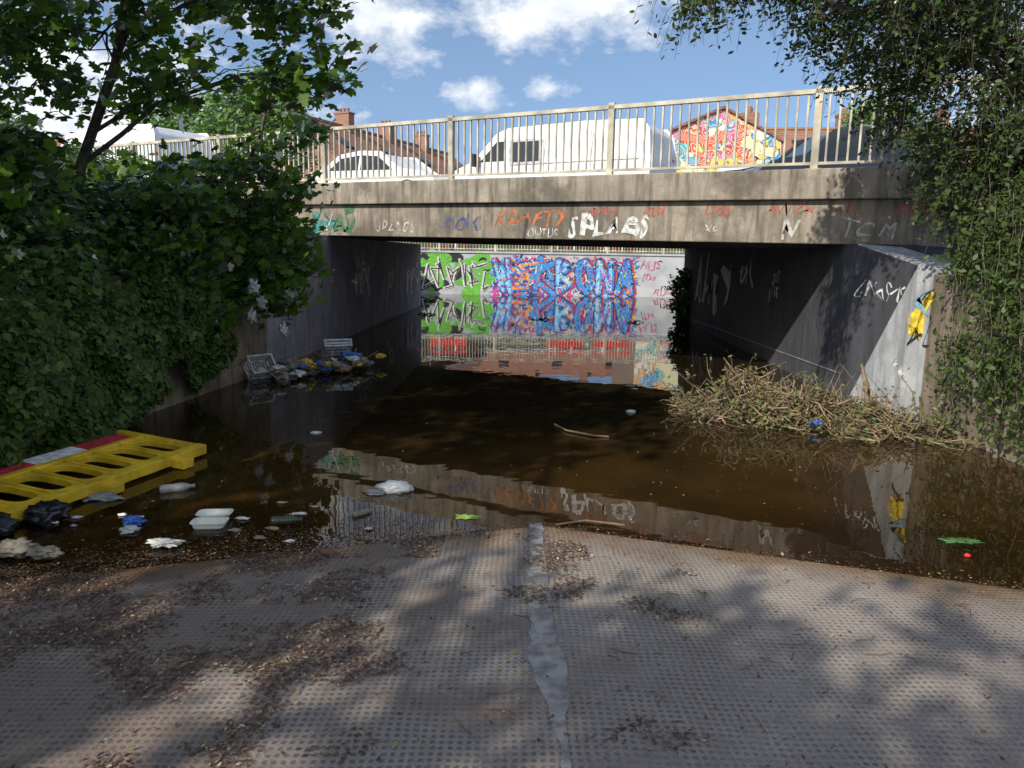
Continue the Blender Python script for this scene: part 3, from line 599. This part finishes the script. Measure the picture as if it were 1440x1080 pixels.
# ---------------------------------------------------------------- yellow barrier
M_yel=plain('yellow_plastic',(.74,.48,.03),.4,.25,5)
C1=Vector((-2.61,6.14,.03)); Ld=Vector((-.287,-.958,.004)).normalized(); Wd=Vector((-.955,.287,.07)).normalized(); Up=Ld.cross(Wd); Up=Up if Up.z>0 else -Up
ro=empty('yellow_road_barrier'); b=B(); th=.05
def Q(l,w,h): return C1+Ld*l+Wd*w+Up*h
def slot(l0,l1,w0,w1,fx=.8,fy=.78):
    n=24; o_=[];i_=[]
    for k in range(n):
        a=2*math.pi*k/n; c_,s_=math.cos(a),math.sin(a); mx=max(abs(c_),abs(s_)); o_.append((c_/mx,s_/mx)); e2=.6
        i_.append((math.copysign(abs(c_)**e2,c_)*fx,math.copysign(abs(s_)**e2,s_)*fy))
    cl,cw_=(l0+l1)/2,(w0+w1)/2; hl,hw_=(l1-l0)/2,(w1-w0)/2
    V=[Q(cl+x*hl,cw_+y*hw_,h) for h in(0,th) for L_ in(o_,i_) for x,y in L_]; F=[]
    for k in range(n):
        k2=(k+1)%n; F+=[(2*n+k,2*n+k2,3*n+k2,3*n+k),(n+k,n+k2,k2,k),(3*n+k,3*n+k2,n+k2,n+k)]
    b.add(V,F)
for i in range(7):
    l0=.06+i*.27; slot(l0,l0+.27,.10,.60,.74,.84)
def bx(l0,l1,w0,w1,h0,h1,m=0): b.hexa([Q(l0,w0,h0),Q(l1,w0,h0),Q(l1,w1,h0),Q(l0,w1,h0),Q(l0,w0,h1),Q(l1,w0,h1),Q(l1,w1,h1),Q(l0,w1,h1)],m)
bx(0,2.0,0,.098,-.01,.07); bx(0,.058,.10,.90,-.01,.065); bx(1.952,2.0,.10,.90,-.01,.065); bx(.06,1.95,.602,.66,0,.065); bx(.06,1.95,.662,.90,.0,.035)
for i in range(8): bx(.05+i*.27,.07+i*.27,.10,.60,.0505,.066)
for i in range(4): bx(.08+i*.465,.08+(i+1)*.465-.004,.68,.88,.036,.046,1 if i%2 else 2)
bx(.3,.42,-.12,-.001,-.02,.05); bx(1.0,1.12,-.1,-.001,-.02,.045); bx(1.55,1.67,-.12,-.001,-.02,.05)
b.obj('panel',[M_yel,paint('reflwhite',(.75,.75,.73)),paint('reflred',(.5,.03,.05))],ro,bevel=.008)
# ---------------------------------------------------------------- rubbish
M_foam=plain('polystyrene',(.75,.73,.64),.6,.12,8)
def tray(name,c,sx,sy,h,rot,mat=M_foam,lid=True):
    b=B(); X=Vector((math.cos(rot),math.sin(rot),0)); Y=Vector((-X.y,X.x,0)); c=Vector(c)
    def shell(c,sx,sy,h,Zv):
        rings=[]; N_=20
        for (f,z) in [(.70,0),(.86,h*.3),(.95,h),(1.03,h),(1.03,h*.92),(.9,h*.9),(.8,h*.35),(.66,.012)]:
            rings.append([c+X*math.copysign(abs(math.cos(a))**.4,math.cos(a))*sx/2*f+Y*math.copysign(abs(math.sin(a))**.4,math.sin(a))*sy/2*f+Zv*z for a in [2*math.pi*k/N_ for k in range(N_)]])
        b.add([p for r in rings for p in r],[(i*N_+k,i*N_+(k+1)%N_,(i+1)*N_+(k+1)%N_,(i+1)*N_+k) for i in range(7) for k in range(N_)]+[tuple(range(N_))[::-1],tuple(7*N_+k for k in range(N_))])
    shell(c,sx,sy,h,Z)
    if lid: shell(c+Y*(sy*1.02)+Z*(h*.6),sx,sy,h*.8,(Z*.9+Y*-.5).normalized())
    return b.obj(name,mat)
tray('polystyrene_takeaway_box',(-1.92,4.5,-.01),.22,.13,.05,.1)
def blob(name,c,r,mat,seed,amp=.45,fr=3.2,sub=4):
    bm=bmesh.new(); bmesh.ops.create_icosphere(bm,subdivisions=sub,radius=1)
    for v in bm.verts:
        p=v.co*1.0; n=mn.fractal(p*fr*.6+Vector((seed,seed*2,0)),.8,2,4); rdg=abs(mn.noise(p*fr+Vector((seed,0,seed))))
        v.co=Vector((p.x*r[0],p.y*r[1],p.z*r[2]))*(1+amp*(n*.8-rdg*.9)); v.co+=Vector(c)
    me=bpy.data.meshes.new(name); bm.to_mesh(me); bm.free(); me.materials.append(mat); me.polygons.foreach_set('use_smooth',[True]*len(me.polygons))
    return link(bpy.data.objects.new(name,me))
M_wbag=plain('white_plastic',(.6,.6,.58),.35,.15,8); M_bbag=plain('black_plastic',(.02,.02,.023),.25,.2,8); M_blue=plain('blue_plastic',(.05,.14,.5),.35,.2,8); M_clear=plain('dirty_plastic',(.26,.26,.23),.3,.3,8); M_ybag=plain('yellow_bag',(.75,.5,.04),.4,.15,8); M_cloth=plain('muddy_cloth',(.24,.21,.16),.9,.3,8); M_card=plain('brown_card',(.3,.2,.1),.9); M_brush=plain('waterlogged_twig',(.03,.025,.02),.8)
blob('white_plastic_carton',(-.86,5.28,.02),(.14,.08,.055),M_wbag,3,.25); blob('clear_plastic_wrapper',(-.99,5.24,.005),(.1,.07,.02),M_clear,9,.4)
blob('black_bin_bag',(-3.0,4.55,.05),(.14,.12,.08),M_bbag,4); blob('black_bin_bag',(-3.2,4.25,.05),(.2,.15,.09),M_bbag,5)
blob('blue_wrapper',(-2.42,4.52,.02),(.07,.05,.03),M_blue,6,.7); blob('white_wrapper',(-2.38,4.4,.01),(.06,.05,.02),M_wbag,7,.7); blob('white_wrapper',(-2.05,4.15,.03),(.11,.05,.02),M_foam,77,.7)
blob('muddy_cloth',(-2.82,3.98,.05),(.12,.07,.05),M_cloth,8); blob('muddy_cloth',(-2.62,3.93,.05),(.1,.05,.035),M_cloth,11); blob('clear_plastic_wrapper',(-2.9,5.0,.01),(.16,.06,.03),M_clear,12)
blob('white_wrapper',(-1.9,7.0,.0),(.06,.04,.02),M_wbag,13); blob('white_wrapper',(1.35,8.2,.01),(.05,.04,.02),M_wbag,14,.7); blob('blue_wrapper',(3.15,7.45,.08),(.07,.05,.03),M_blue,15,.7)
blob('floating_weed_plant',(-.28,4.75,.0),(.09,.04,.012),plain('weed',(.22,.35,.06),.6),16,.8); blob('floating_weed_plant',(2.85,4.45,.0),(.12,.05,.012),plain('weed',(.06,.14,.04),.6),17,.8); blob('red_wrapper',(2.75,4.2,.01),(.02,.015,.01),M_red,18)
for i in range(16): blob('small_litter',(random.uniform(-3.2,-.9),random.uniform(4.25,5.0),.008),(random.uniform(.015,.05),random.uniform(.012,.03),.01),random.choice([M_wbag,M_clear,M_foam,M_card,M_cloth]),200+i,.8,sub=2)
def bottle(name,c,rot,L_,r,mat):
    b=B(); X=Vector((math.cos(rot),math.sin(rot),.03)); c=Vector(c)
    pr=[(0,.3),(.02,.9),(.1,1),(.35,.97),(.4,.92),(.45,1),(.65,1),(.8,.65),(.88,.35),(.92,.33),(.93,.42),(1,.42)]
    b.tube([c+X*L_*a for a,_ in pr],[r*q_ for _,q_ in pr],12,0,True); return b.obj(name,mat,smooth=True)
bottle('plastic_bottle',(-1.55,4.56,.02),.1,.2,.03,plain('green_bottle',(.05,.07,.03),.15)); bottle('plastic_bottle',(-1.05,4.72,.01),.7,.14,.02,M_cloth); bottle('plastic_bottle',(-2.55,5.15,.02),.4,.24,.035,M_clear)
M_crate=plain('dirty_white_plastic',(.5,.5,.47),.5,.3,9)
def crate(name,c,sz,rot,tilt,mat):
    b=B(); M_=Matrix.Rotation(rot,3,'Z')@Matrix.Rotation(tilt,3,'X'); ax=(M_@Vector((1,0,0)),M_@Vector((0,1,0)),M_@Vector((0,0,1))); c=Vector(c); a,d,e_=[q_/2 for q_ in sz]; w_=.03
    for j in(-1,1):
        for k in(-1,1):
            b.box(c+ax[1]*j*d+ax[2]*k*e_,(sz[0]+w_,w_,w_),0,ax); b.box(c+ax[0]*j*a+ax[2]*k*e_,(w_-.004,sz[1]-w_,w_-.004),0,ax); b.box(c+ax[0]*j*a+ax[1]*k*d,(w_-.004,w_-.004,sz[2]-w_),0,ax)
    for i in range(8): b.box(c-ax[2]*(e_)+ax[0]*(-a+sz[0]*(i+1)/9),(.02,sz[1]-w_,.012),0,ax)
    for j in(-1,1): b.box(c+ax[1]*j*d,(sz[0]-.03,.012,.03),0,ax)
    return b.obj(name,mat)
crate('white_plastic_crate',(-3.45,10.0,.17),(.36,.26,.16),.9,.9,M_crate); crate('white_plastic_crate',(-2.75,11.5,.26),(.4,.3,.10),.4,-.6,M_crate)
hp_=[M_wbag,M_clear,M_cloth,M_blue,M_clear,M_ybag,M_wbag,M_bbag,M_card,M_cloth]
for i in range(56):
    t_=random.random(); x=-3.35+t_*1.15+random.gauss(0,.1); y=10.1+t_*1.1+random.gauss(0,.2); k=random.uniform(.35,1)
    blob('discarded_plastic_bag',(x,y,.03+random.random()*.14),(.13*k,.11*k,.06*k),hp_[i%len(hp_)],20+i,.8,sub=3)
blob('yellow_plastic_bag',(-2.95,10.4,.16),(.12,.10,.08),M_ybag,60,.7); blob('blue_plastic_bag',(-2.45,11.1,.18),(.16,.12,.08),M_blue,61,.7)
b=B()
for i in range(110):
    t_=random.random(); x=-3.4+t_*1.2; y=10+t_*1.1+random.gauss(0,.2); a=random.uniform(0,6.28); L_=random.uniform(.15,.4); b.tube([(x,y,.05),(x+math.cos(a)*L_,y+math.sin(a)*L_,random.uniform(.02,.3))],.006,4)
b.obj('discarded_sticks',M_twig)
for i,(x,y,z) in enumerate([(-3.1,8.9,1.3),(-3.05,9.0,1.12),(-2.75,9.1,1.2),(-3.15,8.9,.95),(-2.8,9.0,.8),(-3.4,8.4,1.0)]): blob('snagged_plastic_rag',(x,y,z),(.06,.05,.10),M_crate if i!=2 else M_clear,80+i,1.0,sub=3)
for i,(x,y) in enumerate([(-2.5,21),(3.2,19.5),(-3.0,27),(.8,20)]):
    b=B()
    for k in range(9): a=random.uniform(0,6.28); L_=random.uniform(.1,.35); b.tube([(x,y,.0),(x+math.cos(a)*L_*.5,y+math.sin(a)*L_*.5,.02+random.random()*.06),(x+math.cos(a)*L_,y+math.sin(a)*L_*.6,.0)],.010,4)
    b.obj('floating_branch',M_brush)
print('done')
